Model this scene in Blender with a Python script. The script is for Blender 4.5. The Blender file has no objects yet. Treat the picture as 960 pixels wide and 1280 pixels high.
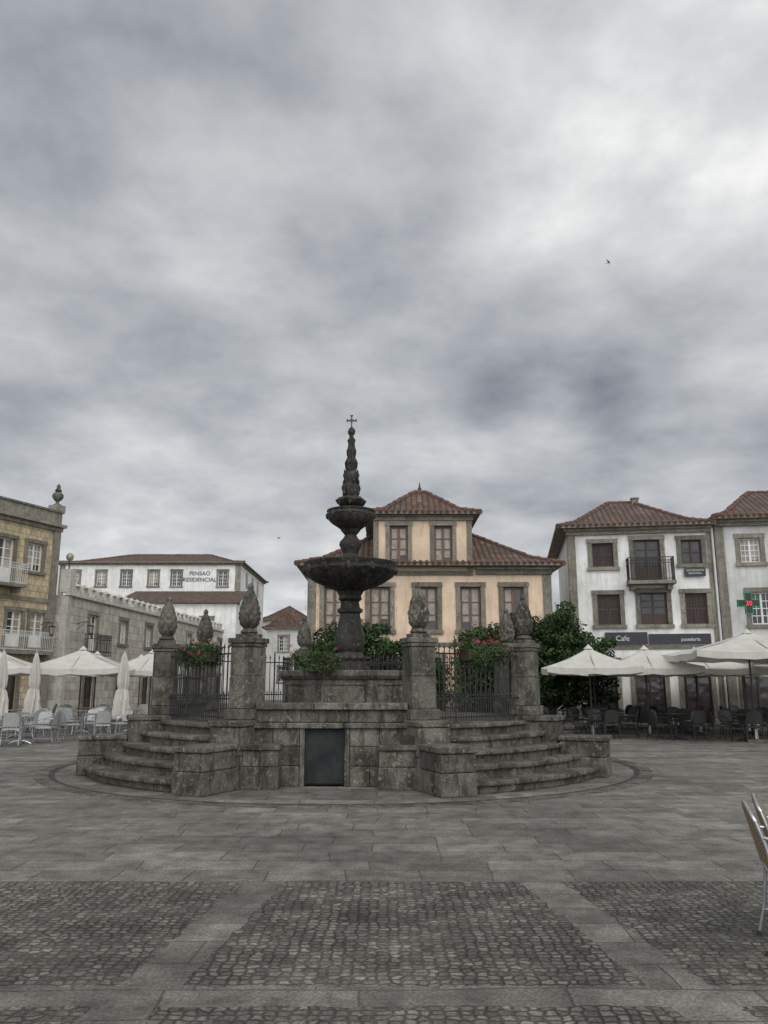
import bpy, math, random
from math import sin, cos, pi, radians, sqrt, atan2, floor
from mathutils import Vector, Matrix
random.seed(7)
R = random.random
def U(a, b): return a + (b - a) * random.random()
scene = bpy.context.scene
scene.view_settings.view_transform = 'Standard'
scene.view_settings.look = 'None'
scene.view_settings.exposure = 0
COL = scene.collection

# ------------------------------------------------------------------ materials
class N:
    def __init__(s, mat):
        s.t = mat.node_tree; s.n = s.t.nodes; s.l = s.t.links
    def new(s, typ, **kw):
        n = s.n.new(typ)
        for k, v in kw.items(): setattr(n, k, v)
        return n
    def set(s, sock, v):
        if v is None: return
        if isinstance(v, bpy.types.NodeSocket): s.l.new(v, sock)
        else: sock.default_value = v
    def m(s, op, a, b=None, c=None, clamp=False):
        n = s.new('ShaderNodeMath', operation=op); n.use_clamp = clamp
        s.set(n.inputs[0], a); s.set(n.inputs[1], b)
        if c is not None: s.set(n.inputs[2], c)
        return n.outputs[0]
    def mix(s, f, a, b, blend='MIX'):
        n = s.new('ShaderNodeMix', data_type='RGBA', blend_type=blend)
        s.set(n.inputs[0], f); s.set(n.inputs[6], c4(a)); s.set(n.inputs[7], c4(b))
        return n.outputs[2]
    def noise(s, vec, scale, detail=4, rough=0.55, dist=0.0):
        n = s.new('ShaderNodeTexNoise')
        if vec is not None: s.l.new(vec, n.inputs['Vector'])
        n.inputs['Scale'].default_value = scale; n.inputs['Detail'].default_value = detail
        n.inputs['Roughness'].default_value = rough; n.inputs['Distortion'].default_value = dist
        return n.outputs['Fac']
    def ramp(s, f, stops):
        n = s.new('ShaderNodeValToRGB'); s.l.new(f, n.inputs[0])
        e = n.color_ramp.elements
        while len(e) < len(stops): e.new(0.5)
        for el, (p, c) in zip(e, stops):
            el.position = p; el.color = c4(c) if not isinstance(c, (int, float)) else (c, c, c, 1)
        return n.outputs[0]
    def bump(s, h, strength=0.3, dist=0.02, normal=None):
        n = s.new('ShaderNodeBump'); n.inputs['Strength'].default_value = strength
        n.inputs['Distance'].default_value = dist; s.l.new(h, n.inputs['Height'])
        if normal: s.l.new(normal, n.inputs['Normal'])
        return n.outputs[0]
    def map(s, vec, sc):
        mp = s.new('ShaderNodeMapping'); mp.inputs['Scale'].default_value = sc; s.l.new(vec, mp.inputs[0]); return mp.outputs[0]
def c4(c):
    if isinstance(c, bpy.types.NodeSocket): return c
    return tuple(c) if len(c) == 4 else (c[0], c[1], c[2], 1)

def newmat(name):
    m = bpy.data.materials.new(name); m.use_nodes = True
    m.node_tree.nodes.clear()
    k = N(m); out = k.new('ShaderNodeOutputMaterial'); b = k.new('ShaderNodeBsdfPrincipled')
    k.l.new(b.outputs[0], out.inputs[0])
    return m, k, b

def simple(name, c, c2=None, scale=3, rough=0.7, metal=0, bump=0.0, bscale=40, spec=None, coords='Object'):
    m, k, b = newmat(name)
    tc = k.new('ShaderNodeTexCoord').outputs[coords]
    if c2 is None: c2 = tuple(x * 0.75 for x in c)
    f = k.noise(tc, scale, 3, 0.6)
    f2 = k.ramp(f, [(0.35, 0.0), (0.65, 1.0)])
    k.l.new(k.mix(f2, c, c2), b.inputs['Base Color'])
    b.inputs['Roughness'].default_value = rough; b.inputs['Metallic'].default_value = metal
    if spec is not None: b.inputs['Specular IOR Level'].default_value = spec
    if bump > 0:
        k.l.new(k.bump(k.noise(tc, bscale, 2), bump, 0.01), b.inputs['Normal'])
    return m

def granite(name, base, dark, lichen, moss=0.45, rough=0.9):
    m, k, b = newmat(name)
    gn = k.new('ShaderNodeNewGeometry'); g = gn.outputs['Position']
    n1 = k.noise(g, 2.3, 4, 0.7, 0.4); n2 = k.noise(g, 11, 4, 0.75); n3 = k.noise(g, 75, 1, 0.7)
    st = k.noise(k.map(g, (5.5, 5.5, 0.9)), 1.0, 4, 0.7)
    c = k.mix(k.ramp(n1, [(0.42, 0.0), (0.60, 1.0)]), base, dark)
    c = k.mix(k.ramp(st, [(0.48, 0.0), (0.62, moss)]), c, (dark[0] * .42, dark[1] * .42, dark[2] * .40))
    c = k.mix(k.ramp(n2, [(0.55, 0.0), (0.64, 0.8)]), c, lichen)
    c = k.mix(1.0, c, k.ramp(n3, [(0.34, 0.55), (0.66, 1.35)]), 'MULTIPLY')
    isl = gn.outputs['Random Per Island']
    c = k.mix(1.0, c, k.ramp(isl, [(0, 0.72), (1, 1.22)]), 'MULTIPLY')
    k.l.new(c, b.inputs['Base Color']); b.inputs['Roughness'].default_value = rough
    b.inputs['Specular IOR Level'].default_value = 0.3
    h = k.m('ADD', n2, k.m('MULTIPLY', n3, 0.35))
    k.l.new(k.bump(h, 0.8, 0.03), b.inputs['Normal'])
    return m

M_gran = granite('granite', (0.155, 0.142, 0.119), (0.070, 0.065, 0.053), (0.235, 0.218, 0.175), 0.75)
M_gran_d = granite('granite_dark_wet', (0.052, 0.047, 0.040), (0.021, 0.020, 0.017), (0.115, 0.103, 0.078), 0.6, 0.6)
M_trim = granite('granite_trim', (0.25, 0.228, 0.185), (0.165, 0.152, 0.125), (0.32, 0.30, 0.245), 0.35)
M_iron = simple('wrought_iron', (0.012, 0.012, 0.013), (0.02, 0.018, 0.016), 8, 0.55)
M_white = simple('white_paint', (0.72, 0.72, 0.70), (0.62, 0.62, 0.60), 5, 0.5)
M_brown = simple('brown_wood', (0.15, 0.085, 0.058), (0.10, 0.058, 0.040), 8, 0.55)
M_dbrown = simple('dark_wood', (0.055, 0.026, 0.020), (0.032, 0.018, 0.014), 8, 0.5)
M_alu = simple('aluminium', (0.50, 0.50, 0.51), (0.38, 0.38, 0.39), 20, 0.35, 0.9)
M_pale = simple('pale_weave', (0.42, 0.42, 0.40), (0.3, 0.3, 0.29), 30, 0.6)
M_blk = simple('black_weave', (0.02, 0.02, 0.021), (0.035, 0.033, 0.03), 30, 0.5)
M_sign = simple('sign_black', (0.015, 0.016, 0.02), (0.02, 0.02, 0.025), 3, 0.4)
M_plaque = simple('metal_hatch', (0.014, 0.019, 0.021), (0.03, 0.034, 0.032), 4, 0.75, 0.0, 0.3, 30, 0.2)
M_curtain = simple('curtain_behind_glass', (0.36, 0.31, 0.25), (0.22, 0.185, 0.15), 4, 0.18)
M_red = simple('red_petals', (0.45, 0.02, 0.025), (0.3, 0.01, 0.04), 30, 0.6)
M_pink = simple('pink_petals', (0.5, 0.12, 0.2), (0.4, 0.05, 0.1), 30, 0.6)
M_terra = simple('terracotta', (0.145, 0.072, 0.05), (0.09, 0.053, 0.038), 3, 0.85)
M_bark = simple('bark', (0.07, 0.05, 0.035), (0.04, 0.03, 0.022), 12, 0.9, 0, 0.5, 30)
M_bird = simple('bird_feathers', (0.02, 0.02, 0.022), (0.03, 0.03, 0.03), 20, 0.7)
M_letter = simple('sign_lettering', (0.06, 0.06, 0.07), (0.04, 0.04, 0.05), 6, 0.6)
M_letterw = simple('white_lettering', (0.6, 0.6, 0.6), (0.5, 0.5, 0.5), 6, 0.6)

def m_glass():
    m, k, b = newmat('window_glass')
    g = k.new('ShaderNodeNewGeometry').outputs['Position']
    k.l.new(k.mix(k.noise(g, 1.3, 2), (0.012, 0.014, 0.016), (0.06, 0.06, 0.055)), b.inputs['Base Color'])
    b.inputs['Roughness'].default_value = 0.06
    k.l.new(k.bump(k.noise(g, 2.2, 1), 0.12, 0.05), b.inputs['Normal'])
    return m
M_glass = m_glass()

def plaster(name, base, stain, amt=0.5):
    m, k, b = newmat(name)
    tc = k.new('ShaderNodeTexCoord').outputs['Object']
    streak = k.noise(k.map(tc, (1.8, 1.8, 0.26)), 1.8, 5, 0.72)
    c = k.mix(k.ramp(streak, [(0.47, 0.0), (0.68, amt)]), base, stain)
    blot = k.noise(tc, 0.9, 4, 0.7)
    c = k.mix(1.0, c, k.ramp(blot, [(0.35, 0.82), (0.6, 1.05)]), 'MULTIPLY')
    sp = k.new('ShaderNodeSeparateXYZ'); k.l.new(tc, sp.inputs[0])
    dz = k.m('ADD', sp.outputs[2], k.m('MULTIPLY', blot, -1.6))
    c = k.mix(k.ramp(dz, [(0.0, 0.6), (0.6, 0.0)]), c, stain)
    k.l.new(c, b.inputs['Base Color']); b.inputs['Roughness'].default_value = 0.9
    return m
M_cream = plaster('cream_plaster', (0.72, 0.55, 0.395), (0.42, 0.33, 0.245), 0.6)
M_wplaster = plaster('white_plaster', (0.75, 0.745, 0.72), (0.43, 0.425, 0.39), 0.55)
M_wgrey = plaster('grey_plaster', (0.58, 0.58, 0.555), (0.37, 0.365, 0.335), 0.6)

def brickmat(name, c1, c2, mortar, bw, bh, ms=0.012, bump=0.5, extra=0.6):
    m, k, b = newmat(name)
    tc = k.new('ShaderNodeTexCoord').outputs['Object']
    sp = k.new('ShaderNodeSeparateXYZ'); k.l.new(tc, sp.inputs[0])
    cb = k.new('ShaderNodeCombineXYZ')
    k.l.new(k.m('ADD', sp.outputs[0], sp.outputs[1]), cb.inputs[0]); k.l.new(sp.outputs[2], cb.inputs[1])
    br = k.new('ShaderNodeTexBrick'); k.l.new(cb.outputs[0], br.inputs['Vector'])
    br.inputs['Scale'].default_value = 1; br.inputs['Brick Width'].default_value = bw
    br.inputs['Row Height'].default_value = bh; br.inputs['Mortar Size'].default_value = ms
    br.inputs['Color1'].default_value = c4(c1); br.inputs['Color2'].default_value = c4(c2)
    br.inputs['Mortar'].default_value = c4(mortar)
    n = k.noise(k.map(tc, (1, 1, .5)), 2.4, 5, 0.72)
    c = k.mix(1.0, br.outputs['Color'], k.ramp(n, [(0.38, 1 - extra * .5), (0.62, 1 + extra * .3)]), 'MULTIPLY')
    k.l.new(c, b.inputs['Base Color']); b.inputs['Roughness'].default_value = 0.85
    k.l.new(k.bump(k.m('MULTIPLY', br.outputs['Fac'], -1.0), bump, 0.02), b.inputs['Normal'])
    return m
M_ytile = brickmat('yellow_azulejo', (0.50, 0.415, 0.26), (0.41, 0.34, 0.21), (0.27, 0.23, 0.155), 0.3, 0.3, 0.02, 0.1)
M_ashlar = brickmat('granite_ashlar', (0.48, 0.45, 0.385), (0.355, 0.33, 0.285), (0.20, 0.19, 0.16), 0.9, 0.42, 0.012, 0.5)

def roofmat():
    m, k, b = newmat('clay_roof_tiles')
    uv = k.new('ShaderNodeTexCoord').outputs['UV']
    sp = k.new('ShaderNodeSeparateXYZ'); k.l.new(uv, sp.inputs[0])
    u, v = sp.outputs[0], sp.outputs[1]
    tw = 0.24
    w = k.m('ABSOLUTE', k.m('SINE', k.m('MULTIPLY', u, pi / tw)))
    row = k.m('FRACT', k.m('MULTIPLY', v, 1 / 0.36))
    cb = k.new('ShaderNodeCombineXYZ')
    k.l.new(k.m('FLOOR', k.m('MULTIPLY', u, 1 / tw)), cb.inputs[0]); k.l.new(k.m('FLOOR', k.m('MULTIPLY', v, 1 / 0.36)), cb.inputs[1])
    wn = k.new('ShaderNodeTexWhiteNoise'); wn.noise_dimensions = '2D'; k.l.new(cb.outputs[0], wn.inputs['Vector'])
    c = k.ramp(wn.outputs['Value'], [(0, (0.082, 0.048, 0.036)), (0.35, (0.128, 0.068, 0.047)), (0.75, (0.172, 0.092, 0.063)), (1, (0.165, 0.125, 0.095))])
    c = k.mix(k.ramp(k.noise(uv, 1.1, 5, 0.72), [(0.40, 0.0), (0.60, 0.85)]), c, (0.068, 0.058, 0.048))
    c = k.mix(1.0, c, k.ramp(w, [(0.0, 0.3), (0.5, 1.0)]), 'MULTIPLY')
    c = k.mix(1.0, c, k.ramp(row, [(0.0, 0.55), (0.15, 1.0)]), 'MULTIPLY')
    k.l.new(c, b.inputs['Base Color']); b.inputs['Roughness'].default_value = 0.9
    h = k.m('ADD', w, k.m('MULTIPLY', k.m('SUBTRACT', 1.0, row), 0.4))
    k.l.new(k.bump(h, 0.9, 0.06), b.inputs['Normal'])
    return m
M_roof = roofmat()

def leafmat(name, a, b_, c_):
    m, k, b = newmat(name)
    gn = k.new('ShaderNodeNewGeometry')
    c = k.ramp(gn.outputs['Random Per Island'], [(0, a), (0.5, b_), (1, c_)])
    c = k.mix(1.0, c, k.ramp(k.noise(gn.outputs['Position'], 1.6, 1), [(0.38, 0.5), (0.62, 1.3)]), 'MULTIPLY')
    k.l.new(c, b.inputs['Base Color']); b.inputs['Roughness'].default_value = 0.65
    b.inputs['Specular IOR Level'].default_value = 0.15
    return m
M_leaf = leafmat('leaves', (0.018, 0.034, 0.012), (0.030, 0.054, 0.018), (0.052, 0.088, 0.03))
M_leaf2 = leafmat('planter_leaves', (0.026, 0.048, 0.017), (0.040, 0.070, 0.025), (0.066, 0.102, 0.04))

def canvasmat():
    m, k, b = newmat('parasol_canvas')
    tc = k.new('ShaderNodeTexCoord').outputs['Object']
    c = k.mix(k.ramp(k.noise(tc, 2.5, 4, 0.65), [(0.4, 0.0), (0.7, 0.7)]), (0.62, 0.60, 0.54), (0.46, 0.44, 0.39))
    k.l.new(c, b.inputs['Base Color']); b.inputs['Roughness'].default_value = 0.85
    tr = k.new('ShaderNodeBsdfTranslucent'); k.l.new(c, tr.inputs[0])
    mx = k.new('ShaderNodeMixShader'); mx.inputs[0].default_value = 0.2
    k.l.new(b.outputs[0], mx.inputs[1]); k.l.new(tr.outputs[0], mx.inputs[2])
    out = [n for n in k.n if n.type == 'OUTPUT_MATERIAL'][0]
    k.l.new(mx.outputs[0], out.inputs[0])
    return m
M_canvas = canvasmat()

def wickermat():
    m, k, b = newmat('tan_wicker')
    tc = k.new('ShaderNodeTexCoord').outputs['Object']
    sp = k.new('ShaderNodeSeparateXYZ'); k.l.new(tc, sp.inputs[0])
    a = k.m('SINE', k.m('MULTIPLY', sp.outputs[0], 2 * pi / 0.022))
    zc = k.m('SINE', k.m('MULTIPLY', k.m('ADD', sp.outputs[2], sp.outputs[1]), 2 * pi / 0.016))
    p = k.m('ADD', k.m('MULTIPLY', k.m('MULTIPLY', a, zc), .5), .5)
    c = k.mix(k.ramp(p, [(0.35, 0.0), (0.6, 1.0)]), (0.09, 0.055, 0.035), (0.33, 0.25, 0.16))
    k.l.new(c, b.inputs['Base Color']); b.inputs['Roughness'].default_value = 0.5
    k.l.new(k.bump(p, 0.6, 0.004), b.inputs['Normal'])
    return m
M_wicker = wickermat()

def emis(name, col, s):
    m, k, b = newmat(name)
    b.inputs['Base Color'].default_value = c4(col); b.inputs['Emission Color'].default_value = c4(col)
    b.inputs['Emission Strength'].default_value = s
    return m
M_led_r = emis('red_led', (0.9, 0.03, 0.02), 0.8)
M_led_g = emis('green_led', (0.0, 0.35, 0.12), 0.35)

def watermat():
    m, k, b = newmat('water')
    g = k.new('ShaderNodeNewGeometry').outputs['Position']
    b.inputs['Base Color'].default_value = (0.02, 0.03, 0.025, 1); b.inputs['Roughness'].default_value = 0.05
    k.l.new(k.bump(k.noise(g, 14, 2), 0.3, 0.02), b.inputs['Normal'])
    return m
M_water = watermat()

def groundmat():
    m, k, b = newmat('granite_paving')
    g = k.new('ShaderNodeNewGeometry').outputs['Position']
    sp = k.new('ShaderNodeSeparateXYZ'); k.l.new(g, sp.inputs[0])
    X, Y = sp.outputs[0], sp.outputs[1]
    wob = k.noise(g, 0.8, 1)
    cb = k.new('ShaderNodeCombineXYZ')
    k.l.new(k.m('ADD', X, k.m('MULTIPLY', wob, 0.22)), cb.inputs[0]); k.l.new(k.m('ADD', Y, k.m('MULTIPLY', wob, 0.14)), cb.inputs[1])
    br = k.new('ShaderNodeTexBrick'); k.l.new(cb.outputs[0], br.inputs['Vector'])
    br.inputs['Scale'].default_value = 1; br.inputs['Brick Width'].default_value = 1.05
    br.inputs['Row Height'].default_value = 0.40; br.inputs['Mortar Size'].default_value = 0.008
    br.inputs['Mortar Smooth'].default_value = 0.5
    br.offset = 0.37; br.squash = 0.62; br.squash_frequency = 3
    br.inputs['Color1'].default_value = (0.0, 0.0, 0.0, 1); br.inputs['Color2'].default_value = (1, 1, 1, 1)
    br.inputs['Mortar'].default_value = (0.4, 0.4, 0.4, 1)
    med = k.noise(g, 3.2, 5, 0.75)
    fine = k.noise(g, 48, 2, 0.75)
    big = k.noise(g, 0.35, 4, 0.65)
    slab = k.ramp(br.outputs['Color'], [(0, (0.122, 0.114, 0.099)), (0.5, (0.158, 0.148, 0.129)), (1, (0.200, 0.188, 0.164))])
    slab = k.mix(k.m('MULTIPLY', br.outputs['Fac'], 0.6), slab, (0.060, 0.056, 0.047))
    # setts, edges wobbled so they are not perfect cells
    nzc = k.new('ShaderNodeTexNoise'); nzc.inputs['Scale'].default_value = 9; nzc.inputs['Detail'].default_value = 1; k.l.new(g, nzc.inputs['Vector'])
    va = k.new('ShaderNodeVectorMath', operation='SCALE'); k.l.new(nzc.outputs['Color'], va.inputs[0]); va.inputs['Scale'].default_value = 0.05
    vb = k.new('ShaderNodeVectorMath', operation='ADD'); k.l.new(g, vb.inputs[0]); k.l.new(va.outputs[0], vb.inputs[1])
    mp = k.map(vb.outputs[0], (14.5, 16.5, 0.0))
    v1 = k.new('ShaderNodeTexVoronoi', feature='DISTANCE_TO_EDGE'); v1.voronoi_dimensions = '2D'; v1.inputs['Scale'].default_value = 1; v1.inputs['Randomness'].default_value = 0.5
    v2 = k.new('ShaderNodeTexVoronoi', feature='F1'); v2.voronoi_dimensions = '2D'; v2.inputs['Scale'].default_value = 1; v2.inputs['Randomness'].default_value = 0.5
    k.l.new(mp, v1.inputs['Vector']); k.l.new(mp, v2.inputs['Vector'])
    s2 = k.new('ShaderNodeSeparateColor'); k.l.new(v2.outputs['Color'], s2.inputs[0])
    st = k.ramp(s2.outputs[0], [(0, (0.092, 0.086, 0.074)), (0.6, (0.14, 0.131, 0.113)), (1, (0.215, 0.202, 0.174))])
    jm = k.ramp(v1.outputs['Distance'], [(0.02, 0.0), (0.2, 1.0)])
    worn = k.ramp(k.noise(g, 1.4, 4, 0.75), [(0.42, 0.0), (0.60, 1.0)])
    jn = k.mix(worn, (0.040, 0.037, 0.030), (0.098, 0.092, 0.076))
    st = k.mix(jm, jn, st)
    zone = k.m('LESS_THAN', k.m('ADD', Y, k.m('MULTIPLY', wob, .06)), 7.15)
    dy = k.m('SUBTRACT', 7.05, Y)
    jag = k.m('MULTIPLY', k.m('SUBTRACT', k.noise(g, 5, 1), .5), .10)
    Xw = k.m('ADD', X, jag)
    def strip(x0, kx, hw):
        c = k.m('ADD', k.m('MULTIPLY', dy, kx), x0)
        return k.m('GREATER_THAN', k.m('ABSOLUTE', k.m('SUBTRACT', Xw, c)), hw)
    for a in [(-1.0, -0.12, 0.17), (1.3, 0.13, 0.17), (-3.7, -0.2, 0.18), (4.0, 0.22, 0.18)]:
        zone = k.m('MULTIPLY', zone, strip(*a))
    Yw = k.m('ADD', Y, jag)
    for y0, hw in [(4.64, 0.14), (2.0, 0.2)]:
        zone = k.m('MULTIPLY', zone, k.m('GREATER_THAN', k.m('ABSOLUTE', k.m('SUBTRACT', Yw, y0)), hw))
    c = k.mix(zone, slab, st)
    c = k.mix(1.0, c, k.ramp(med, [(0.36, 0.60), (0.62, 1.30)]), 'MULTIPLY')
    c = k.mix(1.0, c, k.ramp(big, [(0.38, 0.72), (0.60, 1.14)]), 'MULTIPLY')
    c = k.mix(1.0, c, k.ramp(fine, [(0.36, 0.66), (0.64, 1.3)]), 'MULTIPLY')
    k.l.new(c, b.inputs['Base Color'])
    k.l.new(k.ramp(med, [(0.35, 0.65), (0.65, 0.9)]), b.inputs['Roughness'])
    b.inputs['Specular IOR Level'].default_value = 0.3
    hs = k.m('MULTIPLY', jm, zone)
    hb = k.m('MULTIPLY', k.m('SUBTRACT', 1.0, br.outputs['Fac']), k.m('SUBTRACT', 1.0, zone))
    h = k.m('ADD', k.m('ADD', k.m('MULTIPLY', hs, .8), k.m('MULTIPLY', hb, 0.5)), k.m('ADD', k.m('MULTIPLY', fine, 0.45), k.m('MULTIPLY', med, 0.7)))
    k.l.new(k.bump(h, 0.85, 0.02), b.inputs['Normal'])
    return m
M_ground = groundmat()

# ------------------------------------------------------------------ mesh builder
class M:
    def __init__(s): s.v = []; s.f = []; s.m = []; s.uv = []; s.T = Matrix.Identity(4); s.cur = 0
    def add(s, vs, fs, uvs=None, mi=None):
        o = len(s.v)
        for p in vs: s.v.append((s.T @ Vector(p))[:])
        for i, f in enumerate(fs):
            s.f.append([a + o for a in f]); s.m.append(s.cur if mi is None else mi); s.uv.append(uvs[i] if uvs else None)
    def box(s, x0, x1, y0, y1, z0, z1, mi=None):
        s.add([(x0, y0, z0), (x1, y0, z0), (x1, y1, z0), (x0, y1, z0), (x0, y0, z1), (x1, y0, z1), (x1, y1, z1), (x0, y1, z1)],
              [(0, 3, 2, 1), (4, 5, 6, 7), (0, 1, 5, 4), (1, 2, 6, 5), (2, 3, 7, 6), (3, 0, 4, 7)], mi=mi)
    def prism(s, poly, z0, z1, mi=None):
        n = len(poly)
        s.add([(x, y, z0) for x, y in poly] + [(x, y, z1) for x, y in poly],
              [tuple(range(n - 1, -1, -1)), tuple(range(n, 2 * n))] + [(i, (i + 1) % n, n + (i + 1) % n, n + i) for i in range(n)], mi=mi)
    def sector(s, r0, r1, a0, a1, z0, z1, n=8, mi=None):
        pts = [(r1 * cos(a0 + (a1 - a0) * i / n), r1 * sin(a0 + (a1 - a0) * i / n)) for i in range(n + 1)]
        pts += [(r0 * cos(a1 + (a0 - a1) * i / n), r0 * sin(a1 + (a0 - a1) * i / n)) for i in range(n + 1)]
        s.prism(pts, z0, z1, mi)
    def lathe(s, prof, c=(0, 0), seg=24, mod=None, rot=0, mi=None):
        vs = []; fs = []
        for (z, r) in prof:
            for j in range(seg):
                a = rot + 2 * pi * j / seg
                rr = r * (mod(a, z) if mod else 1)
                vs.append((c[0] + rr * cos(a), c[1] + rr * sin(a), z))
        n = len(prof)
        for i in range(n - 1):
            for j in range(seg):
                k = (j + 1) % seg
                fs.append((i * seg + j, i * seg + k, (i + 1) * seg + k, (i + 1) * seg + j))
        fs.append(tuple(range(seg - 1, -1, -1))); fs.append(tuple((n - 1) * seg + j for j in range(seg)))
        s.add(vs, fs, mi=mi)
    def tube(s, pts, r, seg=6, mi=None, r2=None, closed=False):
        pts = [Vector(p) for p in pts]; n = len(pts); vs = []; fs = []
        for i, p in enumerate(pts):
            if closed: t = pts[(i + 1) % n] - pts[i - 1]
            else: t = (pts[min(i + 1, n - 1)] - pts[max(i - 1, 0)])
            t.normalize()
            up = Vector((0, 0, 1)) if abs(t.z) < 0.9 else Vector((0, 1, 0))
            a = t.cross(up).normalized(); b = t.cross(a).normalized()
            rr = r if r2 is None else r + (r2 - r) * i / (n - 1)
            for j in range(seg):
                q = 2 * pi * j / seg
                vs.append(p + a * (rr * cos(q)) + b * (rr * sin(q)))
        for i in range(n if closed else n - 1):
            for j in range(seg):
                k = (j + 1) % seg; i2 = (i + 1) % n
                fs.append((i * seg + j, i * seg + k, i2 * seg + k, i2 * seg + j))
        if not closed:
            fs.append(tuple(range(seg - 1, -1, -1))); fs.append(tuple((n - 1) * seg + j for j in range(seg)))
        s.add(vs, fs, mi=mi)
    def mesh(s, name, mats):
        me = bpy.data.meshes.new(name); me.from_pydata(s.v, [], s.f)
        for m in mats: me.materials.append(m)
        me.polygons.foreach_set('material_index', s.m)
        if any(u is not None for u in s.uv):
            ul = me.uv_layers.new(name='UVMap')
            for p, u in zip(me.polygons, s.uv):
                if u:
                    for li, c in zip(p.loop_indices, u): ul.data[li].uv = c
        me.update(); return me
    def obj(s, name, mats, parent=None, smooth=False, bevel=0, loc=None, rot=0):
        if not isinstance(mats, (list, tuple)): mats = [mats]
        me = s.mesh(name, mats)
        if smooth:
            me.shade_smooth()
            try: me.set_sharp_from_angle(angle=radians(42))
            except Exception: pass
        return place(me, name, loc, rot, parent, bevel)
def place(me, name, loc=None, rot=0, parent=None, bevel=0):
    o = bpy.data.objects.new(name, me); COL.objects.link(o)
    if parent: o.parent = parent
    if loc: o.location = loc
    if rot: o.rotation_euler = (0, 0, rot)
    if bevel:
        b = o.modifiers.new('bevel', 'BEVEL'); b.width = bevel; b.segments = 2; b.limit_method = 'ANGLE'; b.angle_limit = radians(40)
    return o
def empty(name, loc=(0, 0, 0), rot=0):
    o = bpy.data.objects.new(name, None); COL.objects.link(o); o.location = loc; o.rotation_euler = (0, 0, rot)
    o.empty_display_size = 0.5
    return o

# ------------------------------------------------------------------ ground
g = M()
n = 64
g.add([(0, 20, 0)] + [(900 * cos(2 * pi * i / n), 20 + 900 * sin(2 * pi * i / n), 0) for i in range(n)],
      [(0, i + 1, (i + 1) % n + 1) for i in range(n)])
g.obj('ground', M_ground)

# ------------------------------------------------------------------ FOUNTAIN
FC = (-0.72, 17.0)
F = empty('stone_fountain', (FC[0], FC[1], 0))
A0 = radians(-114.6)
def pa(k): return A0 + k * pi / 4
m = M()
for i in range(52):
    a = 2 * pi * i / 52
    m.sector(5.66, 5.90, a + 0.0015, a + 2 * pi / 52 - 0.0015, -0.05, 0.007 + 0.006 * R(), 3)
m.obj('paving_ring', M_gran, F, bevel=0.004)
m = M(); m.sector(5.56, 5.655, 0, 2 * pi, -.05, .004, 96); m.obj('drain_channel', M_gran_d, F)

m = M()
m.prism([(3.62 * cos(pa(k)), 3.62 * sin(pa(k))) for k in range(8)], 0, 0.956)
m.obj('platform', M_gran, F)
steps = M()
for k in (1, 3, 5, 7):
    a0, a1 = pa(k) + 0.03, pa(k + 1) - 0.03
    for i in range(5):
        r = 5.06 - 0.32 * i; z = 0.19 * (i + 1)
        steps.sector(2.9, r - 0.035, a0, a1, 0, z - 0.075, 18)
        nb = 4 if i < 3 else 3
        off = (i % 2) * 0.06
        cuts = [a0] + [a0 + (a1 - a0) * (j / nb) + off + U(-.02, .02) for j in range(1, nb)] + [a1]
        for j in range(nb):
            steps.sector(r - 0.40 if i < 4 else 3.1, r + 0.03 + U(-.008, .008), cuts[j] + 0.0012, cuts[j + 1] - 0.0012, z - 0.075 + .001, z + U(-.006, .006), 6)
steps.obj('curved_steps', M_gran, F, bevel=0.022)

ch = M(); pil = M(); fin = M()
def cone_mod(a, z):
    k = 34.0
    return 1 + 0.20 * (abs(sin(a * 4 + z * k * 0.5)) * abs(sin(a * 4 - z * k * 0.5))) - 0.08
for k in range(8):
    T = Matrix.Rotation(pa(k), 4, 'Z')
    ch.T = pil.T = fin.T = T
    j = U(-.01, .01)
    ch.box(4.36, 5.20, -.29, .29, 0, 0.33); ch.box(4.38, 5.185, -.28, .28, 0.336, 0.60)
    ch.box(4.36, 5.215, -.305, .305, 0.605, 0.69 + j)
    ch.box(3.5, 4.352, -.285, .285, 0, 0.48); ch.box(3.5, 4.345, -.275, .275, 0.486, 0.93)
    ch.box(3.5, 4.37, -.30, .30, 0.936, 1.03)
    pil.box(3.47, 3.99, -.26, .26, 1.034, 1.20)
    pil.box(3.515, 3.945, -.215, .215, 1.205, 1.72); pil.box(3.52, 3.94, -.21, .21, 1.726, 2.20)
    pil.box(3.50, 3.96, -.23, .23, 2.205, 2.26)
    pil.box(3.48, 3.98, -.25, .25, 2.265, 2.35)
    c = (3.73, 0)
    fin.box(3.57, 3.89, -.16, .16, 2.351, 2.42)
    fin.lathe([(2.42, .12), (2.45, .15), (2.48, .13), (2.51, .095), (2.55, .13)], c, 16)
    prof = []
    ctl = [(0, .13), (.12, .165), (.3, .176), (.5, .155), (.68, .124), (.82, .092), (.93, .06), (1, .035)]
    for i in range(37):
        t = i / 36
        for q in range(len(ctl) - 1):
            if ctl[q][0] <= t <= ctl[q + 1][0]:
                f = (t - ctl[q][0]) / (ctl[q + 1][0] - ctl[q][0]); f = f * f * (3 - 2 * f) * .4 + f * .6
                r = ctl[q][1] + (ctl[q + 1][1] - ctl[q][1]) * f
        prof.append((2.55 + t * 0.64, r))
    fin.lathe(prof, c, 40, cone_mod)
    fin.lathe([(3.17, .03), (3.19, .05), (3.225, .055), (3.26, .04), (3.29, .01)], c, 12)
ch.obj('cheek_walls', M_gran, F, bevel=0.02)
pil.obj('pillars', M_gran, F, bevel=0.012)
fin.obj('pine_cone_finials', M_gran, F, smooth=True)

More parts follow.
